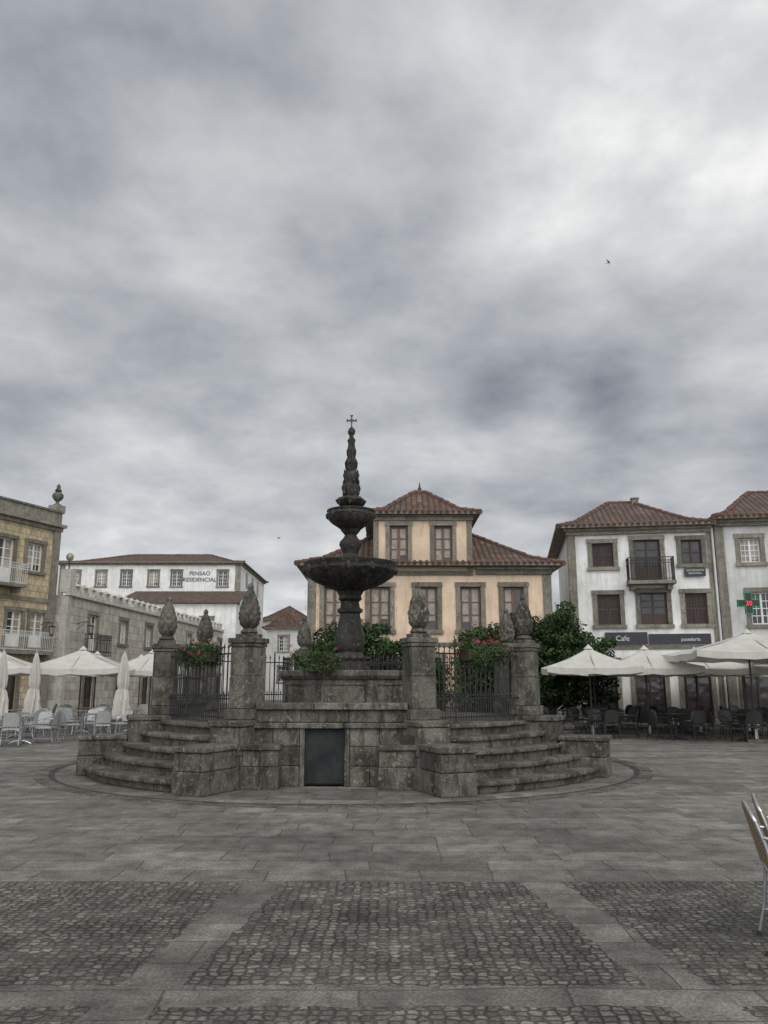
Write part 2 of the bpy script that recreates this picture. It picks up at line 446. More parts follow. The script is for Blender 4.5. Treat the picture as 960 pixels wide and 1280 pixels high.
w = M(); hatch = M()
def course(mb, x0, x1, ya, yb, z0, z1, avg, first=0.0):
    y = ya; fl = avg * (0.5 + first)
    while y < yb - 0.02:
        L = fl if y == ya else avg * U(.75, 1.25)
        y2 = min(y + L, yb)
        if yb - y2 < avg * 0.35: y2 = yb
        mb.box(x0, x1 + U(-.01, .01), y + .003, y2 - .003, z0, z1 - .005)
        y = y2
for k in (0, 2, 4, 6):
    w.T = Matrix.Rotation(pa(k) + pi / 8, 4, 'Z'); hatch.T = w.T
    if k == 0:
        for (z0, z1, a, f) in [(0, .32, .55, .1), (.32, .62, .5, .6), (.62, .9, .6, .3)]:
            course(w, 3.3, 3.66, -1.42, -.50, z0, z1, a, f)
            course(w, 3.3, 3.66, .30, 1.42, z0, z1, a, f)
        w.box(3.3, 3.685, -.50, -.42, 0, .897); w.box(3.3, 3.685, .22, .30, 0, .897)
        hatch.box(3.5, 3.63, -.42, .22, 0.03, .895)
        hatch.box(3.63, 3.65, -.41, -.385, 0.05, .88); hatch.box(3.63, 3.65, .185, .21, 0.05, .88)
        hatch.box(3.63, 3.65, -.385, .185, 0.855, .88); hatch.box(3.63, 3.65, -.385, .185, 0.05, .075)
        hatch.box(3.63, 3.66, .11, .14, .42, .52)
    else:
        for (z0, z1, a, f) in [(0, .32, .55, .1), (.32, .62, .5, .6), (.62, .9, .6, .3)]:
            course(w, 3.3, 3.66, -1.42, 1.42, z0, z1, a, f)
    course(w, 3.25, 3.72, -1.38, 1.38, .90, .99, .95, .2)
    course(w, 3.3, 3.60, -1.30, 1.30, .99, 1.19, .8, .5)
    course(w, 3.24, 3.66, -1.24, 1.24, 1.19, 1.30, 1.2, .3)
    for sg in (-1, 1):
        c = sg * 1.07
        w.box(3.55, 4.02, c - .29, c + .29, 0, .33); w.box(3.55, 4.01, c - .28, c + .28, .336, .58)
        w.box(3.55, 4.05, c - .31, c + .31, .585, .665)
w.obj('parapet_walls', M_gran, F, bevel=0.014)
hatch.obj('metal_hatch', M_plaque, F, bevel=0.003)

fe = M()
for k in range(1, 8):
    fe.T = Matrix.Rotation(pa(k) + pi / 8, 4, 'Z')
    stair = k % 2 == 1
    zb = 0.96 if stair else 1.30
    r = 3.44 if stair else 3.45
    L = 1.20
    nb = 19
    for i in range(nb):
        y = -L + 2 * L * i / (nb - 1)
        ex = 0.0
        if stair and abs(abs(y) - 0.53) < .07: ex = 0.1
        zt = 2.20 + ex
        fe.tube([(r, y, zb), (r, y, zt)], .012 if ex == 0 else .022, 4)
        fe.lathe([(zt, .011), (zt + .02, .028), (zt + .06, .012), (zt + .10, .002)], (r, y), 4)
        if i < nb - 1 and stair:
            y2 = y + L / (nb - 1)
            fe.tube([(r, y2, zb), (r, y2, 1.38)], .009, 4)
            fe.lathe([(1.38, .01), (1.40, .02), (1.44, .002)], (r, y2), 4)
    for z in (zb + .07, 1.34 if stair else 1.7, 2.10):
        fe.box(r - .018, r + .018, -L - .1, L + .1, z, z + .025)
fe.obj('iron_railing', M_iron, F)

b = M()
rot8 = pa(0)
b.lathe([(.956, 1.50), (1.06, 1.50), (1.08, 1.44), (1.12, 1.40), (1.68, 1.40), (1.70, 1.45), (1.76, 1.50), (1.86, 1.50), (1.862, 1.48), (1.864, 1.22), (1.80, 1.20), (1.2, 1.20), (1.19, .02)], seg=8, rot=rot8)
for k in range(8):
    b.T = Matrix.Rotation(rot8 + pi / 8 + k * pi / 4, 4, 'Z')
    ap = 1.40 * cos(pi / 8)
    b.box(ap - .02, ap + .025, -.44, .44, 1.18, 1.22); b.box(ap - .02, ap + .025, -.44, .44, 1.58, 1.62)
    b.box(ap - .02, ap + .025, -.44, -.40, 1.22, 1.58); b.box(ap - .02, ap + .025, .40, .44, 1.22, 1.58)
b.obj('basin', M_gran, F, bevel=0.01)
m = M(); m.lathe([(1.66, 1.21), (1.70, 1.21)], seg=8, rot=rot8); m.obj('basin_water', M_water, F)
m = M()
for k in range(8):
    m.T = Matrix.Rotation(rot8 + pi / 8 + k * pi / 4, 4, 'Z'); ap = 1.42 * cos(pi / 8)
    for i in range(9):
        y = -.5 + i * .125; m.tube([(ap, y, 1.86), (ap, y, 2.08)], .008, 4); m.lathe([(2.08, .008), (2.10, .018), (2.15, .002)], (ap, y), 4)
    m.box(ap - .01, ap + .01, -.54, .54, 2.0, 2.018)
m.obj('basin_guard', M_iron, F)
def flute(a, z): return 1 + 0.05 * cos(8 * a)
def gad(a, z): return 1 + 0.045 * abs(cos(8 * a))
m = M()
m.box(-.42, .42, -.42, .42, 1.3, 1.95); m.box(-.36, .36, -.36, .36, 1.953, 2.05)
m.lathe([(2.05, .30), (2.12, .34), (2.18, .30), (2.24, .24), (2.30, .27)], seg=24)
m.lathe([(2.30, .27), (2.45, .31), (2.62, .30), (2.80, .245), (2.95, .215), (3.05, .20), (3.08, .25), (3.14, .26), (3.18, .20), (3.30, .18), (3.36, .24), (3.42, .22), (3.5, .26), (3.6, .3)], seg=40, mod=flute)
m.obj('column', M_gran_d, F, smooth=True)
m = M()
m.lathe([(3.50, .22), (3.56, .34), (3.64, .55), (3.72, .72), (3.82, .86), (3.92, .93)], seg=64, mod=gad)
m.lathe([(3.90, .93), (3.95, .97), (4.0, .95), (4.03, .96), (4.09, .99), (4.12, .99), (4.125, .92), (4.06, .9), (3.98, .5), (3.95, .1)], seg=64)
for i in range(12):
    a = 2 * pi * i / 12
    m.T = Matrix.Rotation(a, 4, 'Z')
    m.lathe([(3.88, .03), (3.92, .06), (3.98, .07), (4.03, .05), (4.06, .02)], (.955, 0), 8)
    m.T = Matrix.Identity(4)
m.obj('lower_bowl', M_gran_d, F, smooth=True)
m = M()
m.lathe([(3.95, .22), (4.14, .24), (4.20, .26), (4.25, .19), (4.33, .15), (4.42, .18), (4.52, .235), (4.60, .22), (4.68, .15), (4.74, .12), (4.80, .17), (4.84, .2), (4.9, .22)], seg=32, mod=flute)
m.lathe([(4.84, .18), (4.92, .28), (5.0, .40), (5.08, .47), (5.15, .49)], seg=48, mod=gad)
m.lathe([(5.13, .48), (5.17, .51), (5.22, .50), (5.26, .525), (5.28, .52), (5.28, .46), (5.2, .3), (5.16, .1)], seg=48)
for i in range(8):
    m.T = Matrix.Rotation(2 * pi * i / 8, 4, 'Z')
    m.lathe([(5.09, .02), (5.13, .045), (5.19, .05), (5.23, .02)], (.5, 0), 8)
m.T = Matrix.Identity(4)
m.obj('upper_bowl', M_gran_d, F, smooth=True)
m = M()
def lob(a, z): return 1 + 0.13 * cos(6 * a + z * 2)
m.lathe([(5.14, .16), (5.28, .14), (5.36, .16), (5.42, .27), (5.50, .31), (5.56, .25), (5.60, .15), (5.68, .16), (5.78, .19), (5.86, .17), (5.90, .13),
         (5.98, .14), (6.08, .165), (6.14, .14), (6.18, .10), (6.26, .12), (6.36, .13), (6.44, .10), (6.48, .08), (6.56, .095), (6.64, .10), (6.70, .075), (6.80, .065),
         (6.88, .085), (6.93, .05), (6.98, .04), (7.02, .065), (7.08, .08), (7.14, .06), (7.18, .02), (7.2, .012)], seg=36, mod=lob)
for z, r, s in [(5.44, .27, .06), (5.66, .17, .055), (5.9, .16, .045), (6.14, .14, .038), (6.34, .12, .035), (6.62, .09, .028)]:
    for i in range(6):
        m.T = Matrix.Rotation(2 * pi * i / 6 + .26 + z, 4, 'Z')
        m.lathe([(z - s, .01), (z - s * .3, s * .6), (z + s * .5, s * .65), (z + s * 1.4, s * .35), (z + s * 2.0, .004)], (r, 0), 8)
m.T = Matrix.Identity(4)
m.obj('carved_spire', M_gran_d, F, smooth=True)
m = M()
m.box(-.012, .012, -.012, .012, 7.18, 7.45); m.box(-.10, .10, -.0115, .0115, 7.325, 7.349)
for x, z in [(-.1, 7.337), (.1, 7.337), (0, 7.45)]:
    m.box(x - (.035 if x == 0 else .012), x + (.035 if x == 0 else .012), -.014, .014, z - (.012 if x == 0 else .035), z + (.012 if x == 0 else .035))
m.tube([(.045 * cos(i * pi / 6), 0, 7.337 + .045 * sin(i * pi / 6)) for i in range(12)], .007, 5, closed=True)
m.obj('iron_cross', M_iron, F)
m = M()
for i in range(14):
    a = U(0, 2 * pi); r = 1.0
    x, y = r * cos(a), r * sin(a); z = 4.0
    while z > 1.75:
        L = U(.05, .2); m.tube([(x, y, z), (x, y, z - L)], .003, 4); z -= L + U(.05, .4)
m.obj('water_drips', M_water, F)

# ------------------------------------------------------------------ leaf helpers
def leaves(mb, c, rad, n, size, mi=0, shell=0.45):
    cx, cy, cz = c
    for _ in range(n):
        while True:
            dx, dy, dz = U(-1, 1), U(-1, 1), U(-1, 1); L = sqrt(dx * dx + dy * dy + dz * dz)
            if 0.05 < L < 1: break
        d = Vector((dx / L, dy / L, dz / L)); q = shell + (1 - shell) * R() ** 0.6
        if R() < .12: q *= 1.2
        p = Vector((cx + d.x * rad[0] * q, cy + d.y * rad[1] * q, cz + d.z * rad[2] * q))
        nrm = (d + Vector((U(-1, 1), U(-1, 1), U(-.3, 1.2))) * 0.9).normalized()
        t = nrm.cross(Vector((U(-1, 1), U(-1, 1), U(-1, 1)))).normalized(); bt = nrm.cross(t)
        s = size * U(.6, 1.3)
        mb.add([p - t * s, p - bt * s * .5 + t * s * .1, p + t * s, p + bt * s * .5 + t * s * .1], [(0, 1, 2, 3)], mi=mi)

def bush(name, loc, w, d, z0, z1, nb, nl, size):
    m = M()
    H = z1 - z0
    m.tube([(0, 0, 0), (.05, 0, z0 * .6), (-.03, .05, z0 + H * .3)], .13, 8, mi=1, r2=.07)
    for i in range(9):
        a = U(0, 2 * pi); L = U(.4, .8)
        m.tube([(0, 0, z0 * .7), (w * .25 * cos(a), d * .25 * sin(a), z0 + H * .2), (w * .5 * L * cos(a), d * .5 * L * sin(a), z0 + H * U(.3, .6))], .06, 5, mi=1, r2=.015)
    for i in range(nb):
        a = 2.399963 * i; rr = sqrt((i + .5) / nb) * .84
        x = w / 2 * rr * cos(a) + U(-.1, .1); y = d / 2 * rr * sin(a) + U(-.1, .1)
        top = z0 + H * (0.12 + 0.74 * sqrt(max(0, 1 - rr * rr)) * U(.72, 1.08))
        s = U(.28, .46)
        leaves(m, (x, y, top), (s * 1.2, s * 1.1, s * .75), nl, size)
        z = top - .45
        while z > z0:
            leaves(m, (x * 1.03 + U(-.1, .1), y * 1.03 + U(-.1, .1), z), (s * 1.05, s, s * .8), int(nl * .6), size); z -= .5
    return m.obj(name, [M_leaf, M_bark], loc=loc)
bush('leafy_tree', (6.15, 30.4, 0), 5.4, 2.4, .8, 4.95, 36, 210, .07)
bush('leafy_tree', (3.7, 29.0, 0), 2.8, 1.9, .8, 4.0, 17, 200, .07)
bush('leafy_tree', (-1.0, 28.2, 0), 4.2, 2.2, .8, 4.15, 25, 200, .07)
bush('leafy_tree', (1.2, 29.5, 0), 2.6, 1.6, .8, 3.4, 11, 200, .07)

def planter(name, loc, L, rot, flowers):
    m = M()
    m.add([(-L / 2, -.09, 0), (L / 2, -.09, 0), (L / 2, .09, 0), (-L / 2, .09, 0), (-L / 2 - .02, -.11, .15), (L / 2 + .02, -.11, .15), (L / 2 + .02, .11, .15), (-L / 2 - .02, .11, .15)],
          [(0, 3, 2, 1), (4, 5, 6, 7), (0, 1, 5, 4), (1, 2, 6, 5), (2, 3, 7, 6), (3, 0, 4, 7)], mi=3)
    for i in range(13):
        x = -L / 2 + L * i / 12
        leaves(m, (x + U(-.05, .05), U(-.1, .1), .18 + U(-.08, .08)), (.15, .2, .14), 150, .024)
        for q in (-.16, .16): leaves(m, (x, q, .04 + U(-.06, .03)), (.09, .05, .12), 40, .022)
    for i in range(flowers):
        x = U(-L / 2 - .1, L / 2 + .1)
        leaves(m, (x, U(-.3, .25), .2 + U(-.12, .2)), (.04, .04, .035), 14, .02, 1 if R() < .8 else 2, 0.1)
    return m.obj(name, [M_leaf2, M_red, M_pink, M_bark], loc=loc, rot=rot)
def onring(k, r=3.5, off=0, z=2.0):
    a = pa(k) + pi / 8; return (FC[0] + r * cos(a) - off * sin(a), FC[1] + r * sin(a) + off * cos(a), z), a + pi / 2
planter('flower_planter', (-1.3, 15.5, 1.93), .75, 0, 6)
p, a = onring(1, 3.6, .0, 2.0); planter('flower_planter', p, .9, a, 24)
p, a = onring(7, 3.6, .1, 1.98); planter('flower_planter', p, .8, a, 9)
p, a = onring(2, 3.6, .4, 1.98); planter('flower_planter', p, .8, a, 34)

# ------------------------------------------------------------------ buildings
def facade(P, W, H, D, ops, wallmat, sw=.15, frame=M_white, rec=.17, trim=M_trim):
    m = M()
    xs = sorted(set([0, W] + [o[0] for o in ops] + [o[1] for o in ops])); zs = sorted(set([0, H] + [o[2] for o in ops] + [o[3] for o in ops]))
    for i in range(len(xs) - 1):
        for j in range(len(zs) - 1):
            cx, cz = (xs[i] + xs[i + 1]) / 2, (zs[j] + zs[j + 1]) / 2
            if any(o[0] < cx < o[1] and o[2] < cz < o[3] for o in ops): continue
            m.add([(xs[i], 0, zs[j]), (xs[i + 1], 0, zs[j]), (xs[i + 1], 0, zs[j + 1]), (xs[i], 0, zs[j + 1])], [(0, 1, 2, 3)])
    for o in ops:
        a, b_, c, d = o[:4]
        m.add([(a, 0, c), (b_, 0, c), (b_, 0, d), (a, 0, d), (a, rec, c), (b_, rec, c), (b_, rec, d), (a, rec, d)],
              [(0, 4, 5, 1), (1, 5, 6, 2), (2, 6, 7, 3), (3, 7, 4, 0)])
    m.add([(0, 0, 0), (W, 0, 0), (W, D, 0), (0, D, 0), (0, 0, H), (W, 0, H), (W, D, H), (0, D, H)], [(1, 2, 6, 5), (2, 3, 7, 6), (3, 0, 4, 7), (4, 5, 6, 7)])
    m.obj('walls', wallmat, P)
    t = M(); fr = M(); gl = M()
    for o in ops:
        a, b_, c, d, kind = o[:5]
        pr = .05
        t.box(a - sw, a + .012, -pr, .03, c, d); t.box(b_ - .012, b_ + sw, -pr, .03, c, d)
        t.box(a - sw - .03, b_ + sw + .03, -pr - .02, .03, d - .012, d + sw)
        if c > .3: t.box(a - sw - .05, b_ + sw + .05, -pr - .06, .03, c - sw * .8, c + .012)
        y0, y1 = rec - .07, rec - .02
        a2, b2, c2, d2 = a + .012, b_ - .012, c + .012, d - .012
        w_ = b2 - a2; h_ = d2 - c2
        fw = .06
        fi = {'sash': 0, 'curtain': 1, 'shutter': 2, 'door': 2, 'shop': 2, 'wdoor': 0}[kind]
        fr.cur = fi
        if kind in ('shutter',):
            fr.box(a2, b2, rec - .02, rec, c2, d2)
            for s_ in (0, 1):
                x0 = a2 + s_ * w_ / 2 + .01; x1 = x0 + w_ / 2 - .02
                fr.box(x0, x0 + .06, y0, y1, c2, d2); fr.box(x1 - .06, x1, y0, y1, c2, d2)
                for zz in (c2, c2 + h_ * .5 - .03, d2 - .07): fr.box(x0 + .06, x1 - .06, y0, y1, zz, zz + .07)
                ns = int(h_ / .09)
                for q in range(ns):
                    zz = c2 + h_ * (q + .5) / ns
                    fr.box(x0 + .06, x1 - .06, y0 + .015, y1 - .005, zz - .02, zz + .015)
        else:
            if kind == 'curtain': fw = .085
            fr.box(a2, a2 + fw, y0, y1, c2, d2); fr.box(b2 - fw, b2, y0, y1, c2, d2)
            fr.box(a2 + fw, b2 - fw, y0, y1, d2 - fw, d2); fr.box(a2 + fw, b2 - fw, y0, y1, c2, c2 + fw)
            mid = (a2 + b2) / 2
            mw = .055 if kind == 'curtain' else .04
            fr.box(mid - mw, mid + mw, y0 - .01, y1, c2 + fw, d2 - fw)
            rows = 4 if kind == 'sash' else 3
            lo = c2 + fw
            if kind in ('door', 'wdoor'):
                fr.box(a2 + fw, b2 - fw, y0 + .01, y1 - .003, c2 + fw, c2 + h_ * .35); lo = c2 + h_ * .35
            if kind == 'shop': rows = 2
            for q in range(1, rows):
                zz = lo + (d2 - fw - lo) * q / rows
                fr.box(a2 + fw, b2 - fw, y0 + .01, y1 - .004, zz - .018, zz + .018)
            if kind == 'sash':
                for xx in (a2 + w_ * .27, a2 + w_ * .73): fr.box(xx - .012, xx + .012, y0 + .012, y1 - .006, c2 + fw, d2 - fw)
            gy = rec - .025
            if kind in ('sash', 'curtain', 'wdoor'):
                for s_ in (0, 1):
                    x0 = a2 + fw if s_ == 0 else mid; x1 = mid if s_ == 0 else b2 - fw
                    cu = R() < (.85 if kind == 'curtain' else .5)
                    zc = c2 + h_ * (U(0.0, .3) if cu else 1.0)
                    if cu:
                        gl.add([(x0, gy, c2), (x1, gy, c2), (x1, gy, zc), (x0, gy, zc)], [(0, 1, 2, 3)], mi=0)
                        gl.add([(x0, gy, zc), (x1, gy, zc), (x1, gy, d2), (x0, gy, d2)], [(0, 1, 2, 3)], mi=1)
                    else:
                        gl.add([(x0, gy, c2), (x1, gy, c2), (x1, gy, d2), (x0, gy, d2)], [(0, 1, 2, 3)], mi=0)
            else:
                gl.add([(a2, gy, c2), (b2, gy, c2), (b2, gy, d2), (a2, gy, d2)], [(0, 1, 2, 3)], mi=0)
    t.obj('stone_surrounds', trim, P); fr.obj('window_frames', [frame, M_brown, M_dbrown], P); gl.obj('window_glass', [M_glass, M_curtain], P)

def hip(P, x0, x1, y0, y1, z, rh, ins, flare=(.3, .2), caps=True, tiles=True, name='roof', axis='x'):
    m = M(); m.cur = 0
    ym = (y0 + y1) / 2; xm = (x0 + x1) / 2
    C = [Vector((x0, y0, z)), Vector((x1, y0, z)), Vector((x1, y1, z)), Vector((x0, y1, z))]
    if axis == 'x':
        Ra, Rb = Vector((x0 + ins, ym, z + rh)), Vector((x1 - ins, ym, z + rh)); Rg = [Ra, Rb, Rb, Ra]
    else:
        Ra, Rb = Vector((xm, y0 + ins, z + rh)), Vector((xm, y1 - ins, z + rh)); Rg = [Ra, Ra, Rb, Rb]
    f, gq = flare
    Md = []
    for c, r in zip(C, Rg):
        q = c.lerp(r, f); q.z = z + rh * gq; Md.append(q)
    def face(pts, e):
        e = e.normalized()
        nn = (pts[1] - pts[0]).cross(pts[-1] - pts[0]).normalized(); up = nn.cross(e)
        if up.z < 0: up = -up
        m.add(pts, [tuple(range(len(pts)))], uvs=[[((p - C[0]).dot(e), (p).dot(up)) for p in pts]])
    for i in range(4):
        j = (i + 1) % 4; e = C[j] - C[i]
        face([C[i], C[j], Md[j], Md[i]], e)
        pts = [Md[i], Md[j], Rg[j], Rg[i]]
        if (Rg[i] - Rg[j]).length < 1e-4: pts = [Md[i], Md[j], Rg[i]]
        face(pts, e)
        d = Vector((0, 0, .09))
        m.add([C[i] - d, C[j] - d, C[j], C[i]], [(0, 1, 2, 3)], mi=1)
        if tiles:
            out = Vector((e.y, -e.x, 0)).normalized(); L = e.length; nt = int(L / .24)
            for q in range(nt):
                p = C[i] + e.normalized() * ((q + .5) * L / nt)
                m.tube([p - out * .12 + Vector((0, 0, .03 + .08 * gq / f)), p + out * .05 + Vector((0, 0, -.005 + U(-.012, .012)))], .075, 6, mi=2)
    m.add([c - Vector((0, 0, .09)) for c in C], [(3, 2, 1, 0)], mi=1)
    if caps:
        def cap(a, b_):
            L = (b_ - a).length; nn_ = max(1, int(L / .4))
            for q in range(nn_):
                p = a.lerp(b_, q / nn_); p2 = a.lerp(b_, min(1, (q + 1.12) / nn_))
                o_ = Vector((0, 0, U(-.012, .012)))
                m.tube([p + o_, p2 + o_], .12, 7, mi=2, r2=.09)
        for i in range(4): cap(C[i], Md[i]); cap(Md[i], Rg[i])
        if (Ra - Rb).length > .1: cap(Ra, Rb)
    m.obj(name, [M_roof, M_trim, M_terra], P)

def balcony(P, x0, x1, z, dep=.75, h=.95, mat=M_iron, dy=0):
    s = M(); s.box(x0, x1, -dep, -.002 + dy, z - .14, z); s.box(x0 + .1, x0 + .3, -dep * .6, 0, z - .35, z - .142); s.box(x1 - .3, x1 - .1, -dep * .6, 0, z - .35, z - .142)
    s.obj('balcony_slab', M_trim, P)
    r = M(); y = -dep + .05
    for zz in (z + .06, z + h * .75, z + h):
        r.box(x0 + .03, x1 - .03, y - .015, y + .015, zz, zz + .03)
        for xx in (x0 + .03, x1 - .06): r.box(xx, xx + .03, y + .016, -.01, zz, zz + .03)
    n_ = int((x1 - x0) / .11)
    for i in range(n_ + 1):
        xx = x0 + .05 + (x1 - x0 - .1) * i / n_
        r.tube([(xx, y, z), (xx, y, z + h)], .011, 4)
        if i < n_:
            c = (x1 - x0 - .1) / n_ / 2
            r.tube([(xx + c + .03 * cos(q * pi / 3), y, z + h * .87 + .03 * sin(q * pi / 3)) for q in range(6)], .007, 4, closed=True)
    for xx in (x0 + .045, x1 - .045):
        for q in range(6): yy = -dep + .05 + dep * q / 6; r.tube([(xx, yy, z), (xx, yy, z + h)], .011, 4)
    r.obj('balcony_railing', mat, P)

def text(P, body, size, loc, mat, name='lettering', rotx=pi / 2):
    c = bpy.data.curves.new(name, 'FONT'); c.body = body; c.size = size; c.extrude = .01; c.align_x = 'CENTER'
    c.space_line = 1.1
    o = bpy.data.objects.new(name, c); COL.objects.link(o); o.data.materials.append(mat)
    o.rotation_euler = (rotx, 0, 0); o.location = loc; o.parent = P
    return o

# ---- central cream house
P = empty('cream_house', (-3.0, 32.0, 0))
W = 9.65; H = 6.2
ops = []
for cx, kd in [(1.02, 'curtain'), (2.84, 'curtain'), (4.72, 'curtain'), (6.46, 'curtain'), (8.18, 'curtain')]:
    ops.append((cx - .42, cx + .42, 3.68, 5.42, kd))
for cx in (1.02, 2.84, 6.46, 8.18): ops.append((cx - .45, cx + .45, .9, 2.6, 'curtain'))
ops.append((4.2, 5.25, .02, 2.6, 'door'))
facade(P, W, H, 8.0, ops, M_cream, sw=.17)
m = M()
m.box(-.06, .28, -.06, .3, 0, H - .3); m.box(W - .28, W + .06, -.06, .3, 0, H - .3)
m.box(-.1, 2.56, -.12, .1, H - .3, H - .12); m.box(-.2, 2.56, -.22, .1, H - .118, H - .002)
m.box(6.70, W + .1, -.12, .1, H - .3, H - .12); m.box(6.70, W + .2, -.22, .1, H - .118, H - .002)
m.box(.285, W - .285, -.05, .05, 0, .6); m.box(0.29, W - .29, -.04, .02, 3.05, 3.2)
m.obj('cornice', M_trim, P)
hip(P, -.5, W + .5, -.5, 8.5, H + .1, 2.05, 3.4)
T_ = empty('attic_tower', (2.62, -.03, H - .34)); T_.parent = P
tW = 3.9; tH = 2.45
facade(T_, tW, tH, 4.6, [(.60, 1.36, .55, 2.05, 'curtain'), (2.40, 3.16, .55, 2.05, 'curtain')], M_cream, sw=.15)
m = M(); m.box(-.05, .16, -.04, .3, 0, tH - .2); m.box(tW - .16, tW + .05, -.04, .3, 0, tH - .2)
m.box(-.1, tW + .1, -.1, 4.7, tH - .2, tH - .05); m.box(-.18, tW + .18, -.18, 4.78, tH - .048, tH)
m.box(-.02, tW + .02, -.05, .0, .02, .18)
m.obj('tower_trim', M_trim, T_)
hip(T_, -.38, tW + .38, -.38, 4.98, tH + .1, 1.45, 2.1, flare=(.35, .2))
m = M(); m.lathe([(tH + 1.45, .10), (tH + 1.55, .13), (tH + 1.62, .06), (tH + 1.70, .09), (tH + 1.78, .05), (tH + 2.0, .01)], (tW / 2, 2.3), 10); m.obj('roof_finial', M_terra, T_)

# ---- white house on the right
P = empty('white_house', (7.95, 34.0, 0), radians(-9))
W = 5.85; H = 8.1
ops = [(.95, 1.85, 6.45, 7.5, 'shutter'), (2.68, 3.78, 5.85, 7.6, 'door'), (4.6, 5.45, 6.5, 7.55, 'shop'),
       (1.05, 2.0, 4.0, 5.3, 'shutter'), (2.8, 3.9, 4.0, 5.35, 'door'), (4.6, 5.5, 4.0, 5.3, 'shutter'),
       (.6, 1.7, .02, 2.5, 'shop'), (2.4, 3.6, .02, 2.5, 'shop'), (4.3, 5.4, .02, 2.5, 'door')]
facade(P, W, H, 8, ops, M_wplaster, sw=.17)
m = M(); m.box(-.05, .28, -.06, .3, 0, H - .25); m.box(W - .18, W + .02, -.06, .3, 0, H - .25)
m.box(-.1, W + .03, -.14, .1, H - .25, H - .1); m.box(-.2, W + .05, -.25, .1, H - .098, H)
m.box(.285, W - .185, -.05, .02, 3.0, 3.16)
m.obj('cornice', M_trim, P)
hip(P, -.45, W + .12, -.5, 8.4, H + .1, 1.9, 2.7)
balcony(P, 2.3, 4.2, 5.78)
m = M(); m.box(1.3, 3.0, -.12, -.055, 3.2, 3.7); m.box(3.05, 5.5, -.10, -.055, 3.2, 3.62); m.box(4.65, 5.5, -.14, -.10, 5.98, 6.32); m.obj('shop_signs', M_sign, P)
text(P, 'Cafe', .3, (2.0, -.125, 3.35), M_letterw); text(P, 'pastelaria', .2, (4.7, -.105, 3.33), M_letterw)
text(P, 'ARTESANATO\nREGIONAL', .11, (5.08, -.145, 6.19), M_letterw)
m = M(); m.box(3.3, 3.6, 3.6, 3.9, H + 1.2, H + 2.1); m.box(3.26, 3.64, 3.56, 3.94, H + 2.1, H + 2.16); m.obj('chimney', M_trim, P)
m = M(); m.tube([(5.88, -.12, .1), (5.88, -.12, 8.0)], .05, 8); m.obj('downpipe', M_wgrey, P)

# ---- grey house far right
P = empty('grey_house', (13.86, 33.0, 0), radians(-9))
W = 7.5; H = 8.3
ops = [(.95, 1.75, 6.5, 7.55, 'sash'), (2.55, 3.6, 5.8, 7.6, 'wdoor'), (4.9, 5.9, 6.4, 7.6, 'sash'),
       (1.15, 2.05, 3.95, 5.3, 'sash'), (2.9, 3.8, 3.9, 5.3, 'sash'), (5, 6, 3.9, 5.3, 'sash'),
       (.6, 1.8, .02, 2.5, 'shop'), (2.4, 3.6, .02, 2.5, 'shop'), (4.6, 5.8, .02, 2.5, 'shop')]
facade(P, W, H, 8, ops, M_wgrey, sw=.17)
m = M(); m.box(.02, .34, -.06, .3, 0, H - .25)
m.box(-.02, W + .1, -.14, .1, H - .25, H - .1); m.box(-.04, W + .2, -.25, .1, H - .098, H)
m.box(.345, W, -.05, .02, 3.0, 3.2)
m.obj('cornice', M_trim, P)
hip(P, -.1, W + .5, -.5, 8.4, H + .1, 1.95, 2.7)
balcony(P, 2.2, 3.95, 5.72)
S = empty('pharmacy_cross_sign', (14.55, 32.0, 4.75), radians(-9))
m = M()
m.box(-.14, .14, -.07, .07, -.42, .42); m.box(-.42, -.142, -.07, .07, -.14, .14); m.box(.142, .42, -.07, .07, -.14, .14); m.obj('cross_body', M_sign, S, bevel=.01)
m = M(); e = .075
m.tube([(-.13, -e, .41), (.13, -e, .41), (.13, -e, .13), (.41, -e, .13), (.41, -e, -.13), (.13, -e, -.13), (.13, -e, -.41), (-.13, -e, -.41), (-.13, -e, -.13), (-.41, -e, -.13), (-.41, -e, .13), (-.13, -e, .13)], .016, 4, closed=True)
m.obj('green_tube', M_led_g, S)
text(S, '20', .26, (0, -.08, -.09), M_led_r, 'red_digits')
m = M(); m.tube([(0, .07, 0), (0, .9, 0)], .03, 6); m.obj('bracket', M_iron, S)

# ---- left yellow tiled house
d = Vector((.395, .919)); rz = atan2(d.y, d.x)
P = empty('yellow_tiled_house', (-16.5 - .395 * 9, 40 - .919 * 9, 0), rz)
W = 9.0; H = 9.5
ops = []
for x in (2.2, 4.05, 5.8, 7.55): ops.append((x - .5, x + .5, 6.95 if x > 7 else 6.2, 8.35, 'sash' if x > 7 else 'wdoor'))
for x in (1.6, 3.3, 5.0, 6.7, 8.05): ops.append((x - .45, x + .45, 3.3, 5.0, 'wdoor'))
for x in (1.6, 3.3, 5.0, 6.7): ops.append((x - .5, x + .5, .02, 2.3, 'shop'))
facade(P, W, H, 8, ops, M_ytile, sw=.16)
m = M(); m.box(W - .38, W + .05, -.08, .3, 0, H - .35)
m.box(-.1, W + .12, -.12, .1, H - .35, H - .15); m.box(-.1, W + .22, -.28, .1, H - .148, H); m.box(0, W + .05, -.05, .25, H + .003, H + .6); m.box(-.05, W + .12, -.12, .32, H + .602, H + .7)
m.box(0, W - .385, -.06, .02, 5.5, 5.68)
m.box(W - .45, W + .14, -.13, .44, H + .702, H + 1.0)
m.obj('cornice', M_trim, P)
m = M(); z = H + 1.0; c = (W - .16, .155)
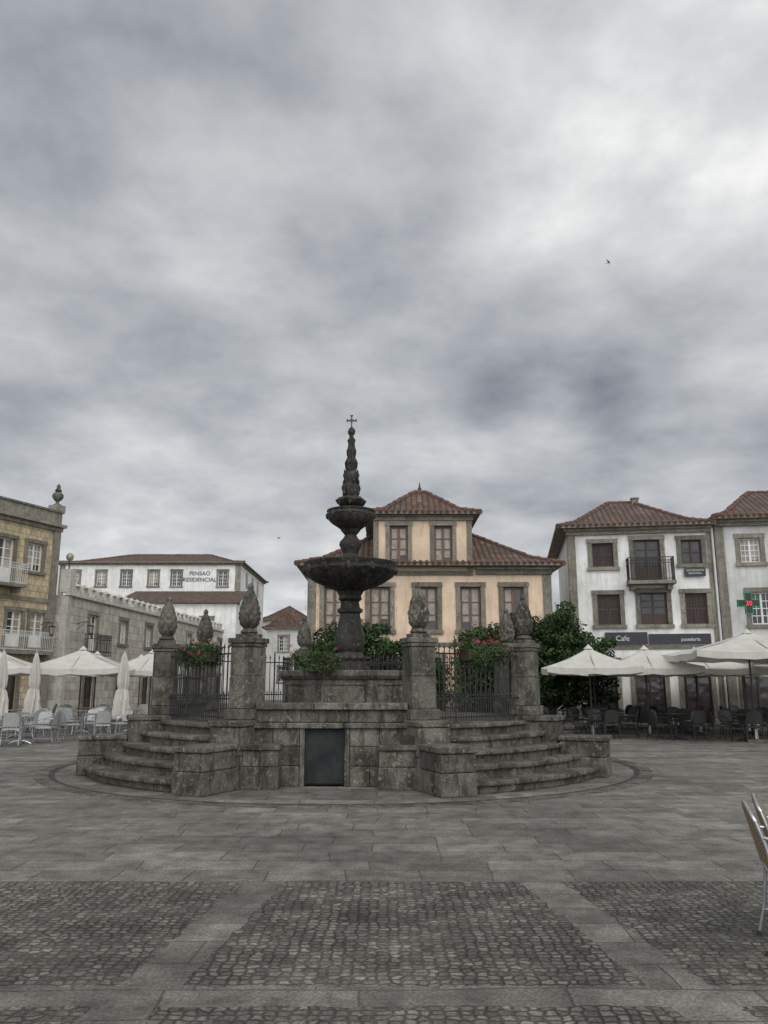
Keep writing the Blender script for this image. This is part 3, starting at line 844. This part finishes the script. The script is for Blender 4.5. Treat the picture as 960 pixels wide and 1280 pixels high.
m.lathe([(z, .2), (z + .06, .2), (z + .1, .1), (z + .2, .08), (z + .28, .16), (z + .42, .27), (z + .56, .28), (z + .66, .2), (z + .72, .12), (z + .78, .18), (z + .84, .14), (z + .95, .09), (z + 1.02, .1), (z + 1.15, .02)], c, 18)
m.obj('urn_finial', M_gran, P, smooth=True)
balcony(P, 4.9, 6.6, 6.15, mat=M_wgrey); balcony(P, .3, W - .4, 3.1, .7, .9, mat=M_wgrey)
hip(P, 0, W - .1, .4, 7.9, H - .1, 1.0, 3, tiles=False)

# ---- grey ashlar crenellated building
rz2 = atan2(1, .07)
P = empty('crenellated_stone_house', (-15.95, 40.35, 0), rz2)
W = 34; H = 6.0
ops = []
for i, x in enumerate([3.2, 7.4, 11.6, 15.8, 20, 24.2, 28.4, 32.2]):
    ops.append((x - .5, x + .5, 3.9 if i else 3.3, 5.25, 'sash' if i else 'wdoor'))
    ops.append((x - .6, x + .6, .02, 2.3, 'door'))
facade(P, W, H, 9, ops, M_ashlar, sw=.2)
M_pale_stone = granite('pale_merlon_stone', (0.58, 0.555, 0.49), (0.46, 0.44, 0.385), (0.62, 0.6, 0.54), 0.3)
m = M(); m.box(-.08, W + .1, -.15, .12, H - .02, H + .14)
x = 0.75
while x < W - .3:
    m.box(x, x + .50, -.02, .22, H + .142, H + .52)
    m.lathe([(H + .522, .32), (H + .56, .32), (H + .74, .02)], (x + .25, .10), 4, rot=pi / 4)
    x += .95
m.box(-.02, .4, -.05, .3, 0, H - .03)
m.box(-.1, .5, -.1, .4, H + .142, H + 1.3)
m.obj('battlements', M_pale_stone, P)
m = M(); m.tube([(.2, .15, H + 1.3), (.2, .15, H + 1.75)], .035, 8, mi=1); m.lathe([(H + 1.75, .08), (H + 1.85, .17), (H + 1.98, .2), (H + 2.1, .15), (H + 2.16, .05)], (.2, .15), 14, mi=0)
m.obj('rooftop_lamp', [M_curtain, M_iron], P, smooth=True)
m = M(); m.box(0.55, W, .1, .2, H + .142, H + .3); m.box(.1, W, 1, 8.9, H + .003, H + .05); m.obj('parapet', M_ashlar, P)
balcony(P, 2.2, 4.2, 3.2)
for x in (15.8,): balcony(P, x - 1, x + 1, 3.2)

def lantern(name, loc, rot):
    E = empty(name, loc, rot)
    m = M(); m.tube([(0, 0, 0), (0, -.3, .1), (0, -.6, .12), (0, -.75, .02)], .02, 6); m.tube([(0, 0, -.3), (0, -.25, -.1), (0, -.5, .1)], .012, 5)
    m.lathe([(-.03, .03), (-.08, .16), (-.12, .17)], (0, -.75), 6); m.lathe([(-.55, .03), (-.5, .09), (-.47, .1)], (0, -.75), 6)
    for i in range(6):
        a = i * pi / 3; m.tube([(.16 * cos(a), -.75 + .16 * sin(a), -.12), (.1 * cos(a), -.75 + .1 * sin(a), -.47)], .01, 4)
    m.obj('bracket', M_iron, E)
    m = M(); m.lathe([(-.47, .085), (-.13, .145)], (0, -.75), 6); m.obj('lantern_glass', M_curtain, E)
lantern('wall_lantern', (-15.9 + .15, 41.3, 4.6), rz2)
lantern('wall_lantern', (-16.7, 39.2, 4.4), rz)

# ---- guesthouse
P = empty('white_guesthouse', (-31.0, 76.0, 0))
W = 17.3; H = 12.9
ops = []
for x in (1.5, 4.0, 6.4, 9.0, 11.2, 15.6): ops.append((x - .45, x + .45, 10.7, 12.2, 'sash'))
for x in (1.5, 4.0, 6.4, 9.0, 11.2, 15.6): ops.append((x - .45, x + .45, 7.1, 8.7, 'sash'))
facade(P, W, H, 15, ops, M_wplaster, sw=.14)
m = M(); m.box(-.2, W + .2, -.2, 15.2, H - .15, H); m.box(-.02, .5, -.05, 0, 0, H - .16); m.box(W - .5, W + .02, -.05, 0, 0, H - .16)
m.obj('cornice', M_trim, P)
hip(P, -.4, W + .4, -.4, 15.4, H + .1, 1.9, 5, tiles=False)
text(P, 'PENSAO\nRESIDENCIAL', .54, (13.4, -.03, 11.75), M_letter)
m = M()
for z in (10.9, 7.4):
    for y in (3, 6.5, 10): m.box(W + .002, W + .05, y, y + 1, z, z + 1.5)
m.obj('side_windows', M_glass, P)

P = empty('annex_house', (-23.2, 69.5, 0))
facade(P, 10.4, 8.4, 6, [(1.5, 2.5, 5.6, 7.2, 'sash'), (4.2, 5.2, 5.6, 7.2, 'sash'), (7.4, 8.4, 5.6, 7.2, 'sash')], M_wplaster)
m = M()
pts = [Vector((-.3, -.4, 8.45)), Vector((10.7, -.4, 8.45)), Vector((10.7, 6.3, 10.2)), Vector((-.3, 6.3, 10.2))]
m.add(pts, [(0, 1, 2, 3)], uvs=[[(p.x, p.y) for p in pts]]); m.obj('roof', M_roof, P)

def distant(name, loc, W, H, D, wm, rot=0, rh=1.8, nf=2):
    P = empty(name, loc, rot)
    ops = []; nx = max(1, int(W / 2.6))
    for f in range(nf):
        z = H - 2.3 - 3.1 * f
        if z < .5: continue
        for i in range(nx):
            x = W * (i + .5) / nx; ops.append((x - .5, x + .5, z, z + 1.6, 'sash'))
    facade(P, W, H, D, ops, wm, sw=.14)
    hip(P, -.4, W + .4, -.4, D + .4, H + .1, rh, min(W, D) / 2, tiles=False, axis='x' if W >= D else 'y')
distant('distant_white_house', (-14.6, 96, 0), 6.0, 9.0, 9, M_wplaster)
distant('distant_grey_house', (-12.2, 84, 0), 3.6, 7.2, 8, M_wgrey)
distant('distant_stone_house', (-8.4, 88, 0), 7, 8.0, 9, M_ashlar)
distant('distant_white_house', (-1.0, 92, 0), 9, 8.5, 9, M_wplaster)
distant('distant_cream_house', (10.5, 60, 0), 9, 5.6, 9, M_cream)
distant('distant_grey_house', (20.5, 52, 0), 12, 7, 9, M_wgrey)
distant('distant_white_house', (-60, 95, 0), 20, 9, 12, M_wplaster)

# ------------------------------------------------------------------ cafe furniture
def chair_mesh(name, weave, metal, hi=False):
    m = M(); sg = 8 if hi else 5; r = .0115
    for s in (-1, 1):
        m.tube([(s * .22, -.29, 0), (s * .215, -.24, .2), (s * .21, -.215, .44), (s * .215, -.25, .62), (s * .205, -.295, .76)], r, sg, mi=0)
        m.tube([(s * .23, .24, 0), (s * .235, .22, .3), (s * .245, .20, .55), (s * .25, .16, .63), (s * .26, .05, .655), (s * .26, -.1, .66), (s * .235, -.22, .665), (s * .21, -.262, .67)], r, sg, mi=0)
        m.tube([(s * .228, .215, .42), (s * .212, -.215, .42)], r * .9, sg, mi=0)
        m.tube([(s * .228, .235, .16), (s * .216, -.25, .16)], r * .7, sg, mi=0)
        for (yy) in (.24, -.29): m.lathe([(0, .016), (.03, .015)], (s * (.23 if yy > 0 else .22), yy), 8, mi=2)
    nn = 14
    m.tube([(.205 * cos(pi * i / nn), -.295 - .035 * sin(pi * i / nn), .76 + .085 * sin(pi * i / nn)) for i in range(nn + 1)], r, sg, mi=0)
    m.tube([(-.22, .215, .42), (.22, .215, .42)], r, sg, mi=0); m.tube([(-.21, -.215, .42), (.21, -.215, .42)], r, sg, mi=0)
    vs = []; fs = []; q = 8
    for L, zz in ((0, .45), (1, .43)):
        for i in range(q + 1):
            for j in range(q + 1):
                u = -1 + 2 * i / q; v = -1 + 2 * j / q
                sx = .225 * u * (1 - .06 * v * v); sy = .215 * v * (1 - .06 * u * u)
                vs.append((sx, sy, zz - .012 * (1 - u * u) * (1 - v * v)))
    st = (q + 1) ** 2
    for i in range(q):
        for j in range(q):
            a = i * (q + 1) + j; f = (a, a + q + 1, a + q + 2, a + 1); fs.append(f); fs.append(tuple(st + x for x in reversed(f)))
    ed = [i * (q + 1) for i in range(q + 1)] + [q * (q + 1) + j for j in range(1, q + 1)] + [i * (q + 1) + q for i in range(q - 1, -1, -1)] + [j for j in range(q - 1, 0, -1)]
    for i in range(len(ed)): a, b_ = ed[i], ed[(i + 1) % len(ed)]; fs.append((a, b_, b_ + st, a + st))
    m.add(vs, fs, mi=1)
    vs = []; fs = []
    for L in (0, 1):
        for i in range(q + 1):
            for j in range(q + 1):
                u = -1 + 2 * i / q; t = j / q
                zt = .75 + .085 * sqrt(max(0, 1 - u * u * .96)); z = .5 + (zt - .5) * t
                y = -.225 - .075 * ((z - .5) / .3) - .035 * (1 - u * u) + (0.012 if L else -0.004)
                vs.append((.2 * u, y, z))
    for i in range(q):
        for j in range(q):
            a = i * (q + 1) + j; f = (a, a + q + 1, a + q + 2, a + 1); fs.append(f); fs.append(tuple(st + x for x in reversed(f)))
    for i in range(len(ed)): a, b_ = ed[i], ed[(i + 1) % len(ed)]; fs.append((a, b_, b_ + st, a + st))
    m.add(vs, fs, mi=1)
    me = m.mesh(name, [metal, weave, M_blk])
    me.shade_smooth()
    try: me.set_sharp_from_angle(angle=radians(40))
    except Exception: pass
    return me
def table_mesh(name, top, metal):
    m = M()
    m.lathe([(.71, .33), (.715, .36), (.735, .365), (.74, .355)], (0, 0), 24, mi=1)
    m.lathe([(.03, .035), (.7, .03), (.71, .12)], (0, 0), 10, mi=0)
    for i in range(4):
        a = pi / 4 + i * pi / 2
        m.tube([(0, 0, .09), (.15 * cos(a), .15 * sin(a), .07), (.29 * cos(a), .29 * sin(a), .012)], .02, 6, mi=0)
    me = m.mesh(name, [metal, top]); return me
ch_alu = chair_mesh('aluminium_chair_mesh', M_pale, M_alu)
ch_blk = chair_mesh('black_chair_mesh', M_blk, M_iron)
ch_wick = chair_mesh('wicker_chair_mesh', M_wicker, M_alu, True)
tb_alu = table_mesh('cafe_table_mesh', M_alu, M_alu)
tb_blk = table_mesh('cafe_table_dark_mesh', M_sign, M_iron)
def seating(cx, cy, chm, tbm, cn, tn, n=4):
    place(tbm, tn, (cx, cy, 0), U(0, 1))
    a0 = U(0, pi)
    for i in range(n):
        a = a0 + 2 * pi * i / n + U(-.2, .2); r = U(.62, .75)
        place(chm, cn, (cx + r * cos(a), cy + r * sin(a), 0), a + pi / 2 + U(-.25, .25))
for (x, y) in [(-9.9, 22.6), (-8.6, 24.6), (-11.2, 25.2), (-10.0, 27.4), (-12.6, 28.0), (-8.7, 28.5), (-11.0, 30.4), (-13.6, 31.5), (-9.2, 32), (-12.2, 23.2)]:
    seating(x, y, ch_alu, tb_alu, 'aluminium_cafe_chair', 'cafe_table')
for (x, y) in [(6.7, 25.0), (8.6, 24.4), (10.4, 23.8), (12.2, 23.2), (7.6, 27.4), (9.6, 26.6), (11.6, 26.0), (13.6, 25.4), (8.2, 29.8), (10.4, 29.0), (12.6, 28.4), (6.0, 27.6)]:
    seating(x, y, ch_blk, tb_blk, 'black_cafe_chair', 'cafe_table')
place(ch_wick, 'wicker_armchair', (2.655, 5.38, 0), radians(-108))
place(ch_wick, 'wicker_armchair', (2.88, 5.74, 0), radians(-114))

# ------------------------------------------------------------------ parasols
def parasol(loc, hw=1.5, ze=2.1, zp=2.85, rot=0):
    m = M()
    q = 8
    for s in range(4):
        a = s * pi / 2 + pi / 4; a2 = a + pi / 2
        c0 = Vector((cos(a), sin(a))) * hw * sqrt(2); c1 = Vector((cos(a2), sin(a2))) * hw * sqrt(2)
        vs = []; fs = []
        for i in range(q + 1):
            t = i / q
            for j in range(q + 1):
                w_ = j / q; e = c0.lerp(c1, w_) * (1 - .04 * sin(pi * w_) - .03 * sin(2 * pi * w_) ** 2)
                sag = -.05 * sin(pi * t) - .05 * t * sin(pi * w_) - .03 * t * sin(2 * pi * w_) ** 2
                vs.append((e.x * t, e.y * t, zp - (zp - ze) * (t ** .92) + sag))
        for i in range(q):
            for j in range(q):
                x = i * (q + 1) + j; fs.append((x, x + q + 1, x + q + 2, x + 1))
        o = len(vs)
        for j in range(q + 1):
            b_ = vs[q * (q + 1) + j]; vs.append((b_[0] * 1.0, b_[1] * 1.0, b_[2] - .17 - .03 * abs(sin(j * pi / 2))))
        for j in range(q): x = q * (q + 1) + j; fs.append((x, o + j, o + j + 1, x + 1))
        m.add(vs, fs, mi=0)
        for w_ in (0, .5):
            e = c0.lerp(c1, w_)
            m.tube([(0, 0, zp - .08), (e.x * .98, e.y * .98, ze - .05 - (.03 if w_ else 0))], .012, 4, mi=1)
            m.tube([(0, 0, ze - .25), (e.x * .5, e.y * .5, (zp + ze) / 2 - .1)], .01, 4, mi=1)
    m.lathe([(zp - .04, .16), (zp + .06, .05), (zp + .10, .02)], (0, 0), 8, mi=0)
    m.tube([(0, 0, 0), (0, 0, zp)], .028, 8, mi=3)
    m.box(-.35, .35, -.35, .35, .004, .07, mi=2); m.lathe([(.07, .06), (.35, .05)], (0, 0), 8, mi=1)
    m.obj('cafe_parasol', [M_canvas, M_alu, M_gran, M_dbrown], loc=loc, rot=rot, smooth=True)
def closed_parasol(loc, H=2.65):
    m = M()
    def md(a, z): return 1 + .28 * cos(8 * a + 1.5 * sin(z * 3)) + .06 * sin(3 * a + z * 4)
    m.lathe([(.55, .23), (.62, .25), (.8, .22), (1.1, .20), (1.38, .15), (1.46, .105), (1.54, .14), (1.8, .15), (2.1, .12), (2.4, .08), (H - .08, .045), (H, .015)], (0, 0), 48, mod=md, mi=0)
    m.tube([(0, 0, 0), (0, 0, H + .06)], .026, 8, mi=1)
    m.box(-.3, .3, -.3, .3, .004, .07, mi=2)
    m.obj('closed_parasol', [M_canvas, M_alu, M_gran], loc=loc, rot=U(0, 1), smooth=True)
closed_parasol((-11.7, 25.0, 0), 2.6); closed_parasol((-11.8, 27.6, 0)); closed_parasol((-8.3, 26.0, 0), 2.6)
for x, y in [(-10.9, 29.4), (-9.3, 32.6), (-14.2, 29.6), (-12.0, 34.0), (-11.2, 37.5)]: parasol((x, y, 0), 1.65, 2.15, 2.85, U(-.15, .15))
for x, y, h in [(6.45, 25.6, 1.4), (8.4, 26.2, 1.5), (10.4, 27.2, 1.5), (12.3, 27.9, 1.5), (7.5, 29.2, 1.5), (9.6, 29.9, 1.5), (11.4, 30.9, 1.5), (13.6, 31.0, 1.5)]:
    parasol((x, y, 0), h, 2.12, 2.72, U(-.12, .12) - .15)
parasol((10.6, 23.6, 0), 2.0, 2.5, 3.08, -.1); parasol((13.3, 24.8, 0), 1.9, 2.45, 3.05, -.1)

def bird(loc, rot, s=.2):
    m = M()
    m.lathe([(-.5, .01), (-.35, .08), (0, .14), (.3, .1), (.42, .08), (.5, .01)], (0, 0), 8)
    for g_ in (-1, 1):
        m.add([(0, 0, .25), (g_ * .5, .22, .2), (g_ * 1.15, .12, -.2), (g_ * .5, .12, -.05), (0, 0, -.1)], [(0, 1, 3, 4), (1, 2, 3)])
    m.add([(0, 0, -.4), (-.18, 0, -.85), (0, 0, -.7), (.18, 0, -.85)], [(0, 1, 2), (0, 2, 3)])
    o = m.obj('flying_bird', M_bird, loc=loc); o.scale = (s, s, s); o.rotation_euler = rot
bird((12.3, 40.0, 24.2), (1.2, .4, .8)); bird((-5.6, 42, 9.2), (1.2, -.3, 2.0), .18)

# ------------------------------------------------------------------ sky
wd = bpy.data.worlds.new('World'); scene.world = wd; wd.use_nodes = True
wd.node_tree.nodes.clear()
k = N(wd); out = k.new('ShaderNodeOutputWorld'); bg = k.new('ShaderNodeBackground'); k.l.new(bg.outputs[0], out.inputs[0])
sky = k.new('ShaderNodeTexSky'); sky.sky_type = 'NISHITA'; sky.sun_disc = False
sky.sun_elevation = radians(45); sky.sun_rotation = radians(155)
tc = k.new('ShaderNodeTexCoord').outputs['Generated']
sp = k.new('ShaderNodeSeparateXYZ'); k.l.new(tc, sp.inputs[0])
X, Y, Z = sp.outputs
zz = k.m('ADD', k.m('MAXIMUM', Z, 0.0), 0.27)
cb = k.new('ShaderNodeCombineXYZ'); k.l.new(k.m('DIVIDE', X, zz), cb.inputs[0]); k.l.new(k.m('DIVIDE', Y, zz), cb.inputs[1]); cb.inputs[2].default_value = 5.2
n1 = k.noise(cb.outputs[0], 1.1, 6, 0.52)
n2 = k.noise(cb.outputs[0], 3.3, 7, 0.56, 0.08)
n3 = k.noise(cb.outputs[0], 2.5, 5, 0.5)
bil = k.m('ABSOLUTE', k.m('SUBTRACT', n3, 0.5))          # soft billows with darker creases
nn = k.m('ADD', k.m('ADD', k.m('MULTIPLY', n1, 0.66), k.m('MULTIPLY', n2, 0.42)), k.m('MULTIPLY', bil, 0.38))
nn = k.m('SUBTRACT', nn, 0.072)
def blob(d, p, amp):
    d = Vector(d).normalized()
    v = k.new('ShaderNodeVectorMath', operation='DOT_PRODUCT'); k.l.new(tc, v.inputs[0]); v.inputs[1].default_value = d
    return k.m('MULTIPLY', k.m('POWER', k.m('MAXIMUM', v.outputs['Value'], 0.0), p), amp)
tot = nn
for d_, p_, a_ in [((.313, .736, .6), 60, .13), ((-.41, .857, .333), 50, .09), ((-.33, .745, .575), 22, -.08), ((-.1, .64, .77), 26, -.09), ((.33, .56, .76), 60, -.11),
                   ((.138, .933, .331), 1100, -.10), ((.27, .9, .335), 900, -.11), ((.45, .85, .25), 30, .03), ((-.1, .96, .28), 14, .03)]:
    tot = k.m('ADD', tot, blob(d_, p_, a_))
cl = k.ramp(tot, [(0.29, (0.215, 0.232, 0.268)), (0.37, (0.305, 0.325, 0.36)), (0.45, (0.42, 0.44, 0.468)), (0.52, (0.53, 0.548, 0.568)), (0.60, (0.68, 0.69, 0.698)), (0.70, (0.97, 0.97, 0.96))])
back = k.m('ADD', 1.0, k.m('MULTIPLY', k.m('MAXIMUM', k.m('MULTIPLY', Y, -1.0), 0.0), 2.3))  # unseen sky behind the camera boosted as added fill on facades and ground
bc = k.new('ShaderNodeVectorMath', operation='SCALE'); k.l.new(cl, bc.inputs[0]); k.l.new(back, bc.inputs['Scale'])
sk = k.new('ShaderNodeVectorMath', operation='SCALE'); k.l.new(sky.outputs[0], sk.inputs[0]); sk.inputs['Scale'].default_value = 0.07
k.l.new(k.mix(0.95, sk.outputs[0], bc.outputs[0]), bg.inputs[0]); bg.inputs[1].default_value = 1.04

sl = bpy.data.lights.new('sun', 'SUN'); sl.energy = 1.0; sl.angle = radians(35); sl.color = (1, .96, .90)
so = bpy.data.objects.new('sun', sl); COL.objects.link(so)
so.rotation_euler = Vector((-.30, .64, -.71)).to_track_quat('-Z', 'Y').to_euler()

# ------------------------------------------------------------------ camera
cd = bpy.data.cameras.new('camera'); co = bpy.data.objects.new('camera', cd); COL.objects.link(co)
cd.sensor_fit = 'VERTICAL'; cd.sensor_height = 36; cd.lens = 28.125; cd.clip_end = 3000; cd.clip_start = .05
co.location = (0, 0, 1.6); co.rotation_euler = (radians(90 + 12.13), 0, 0)
scene.camera = co
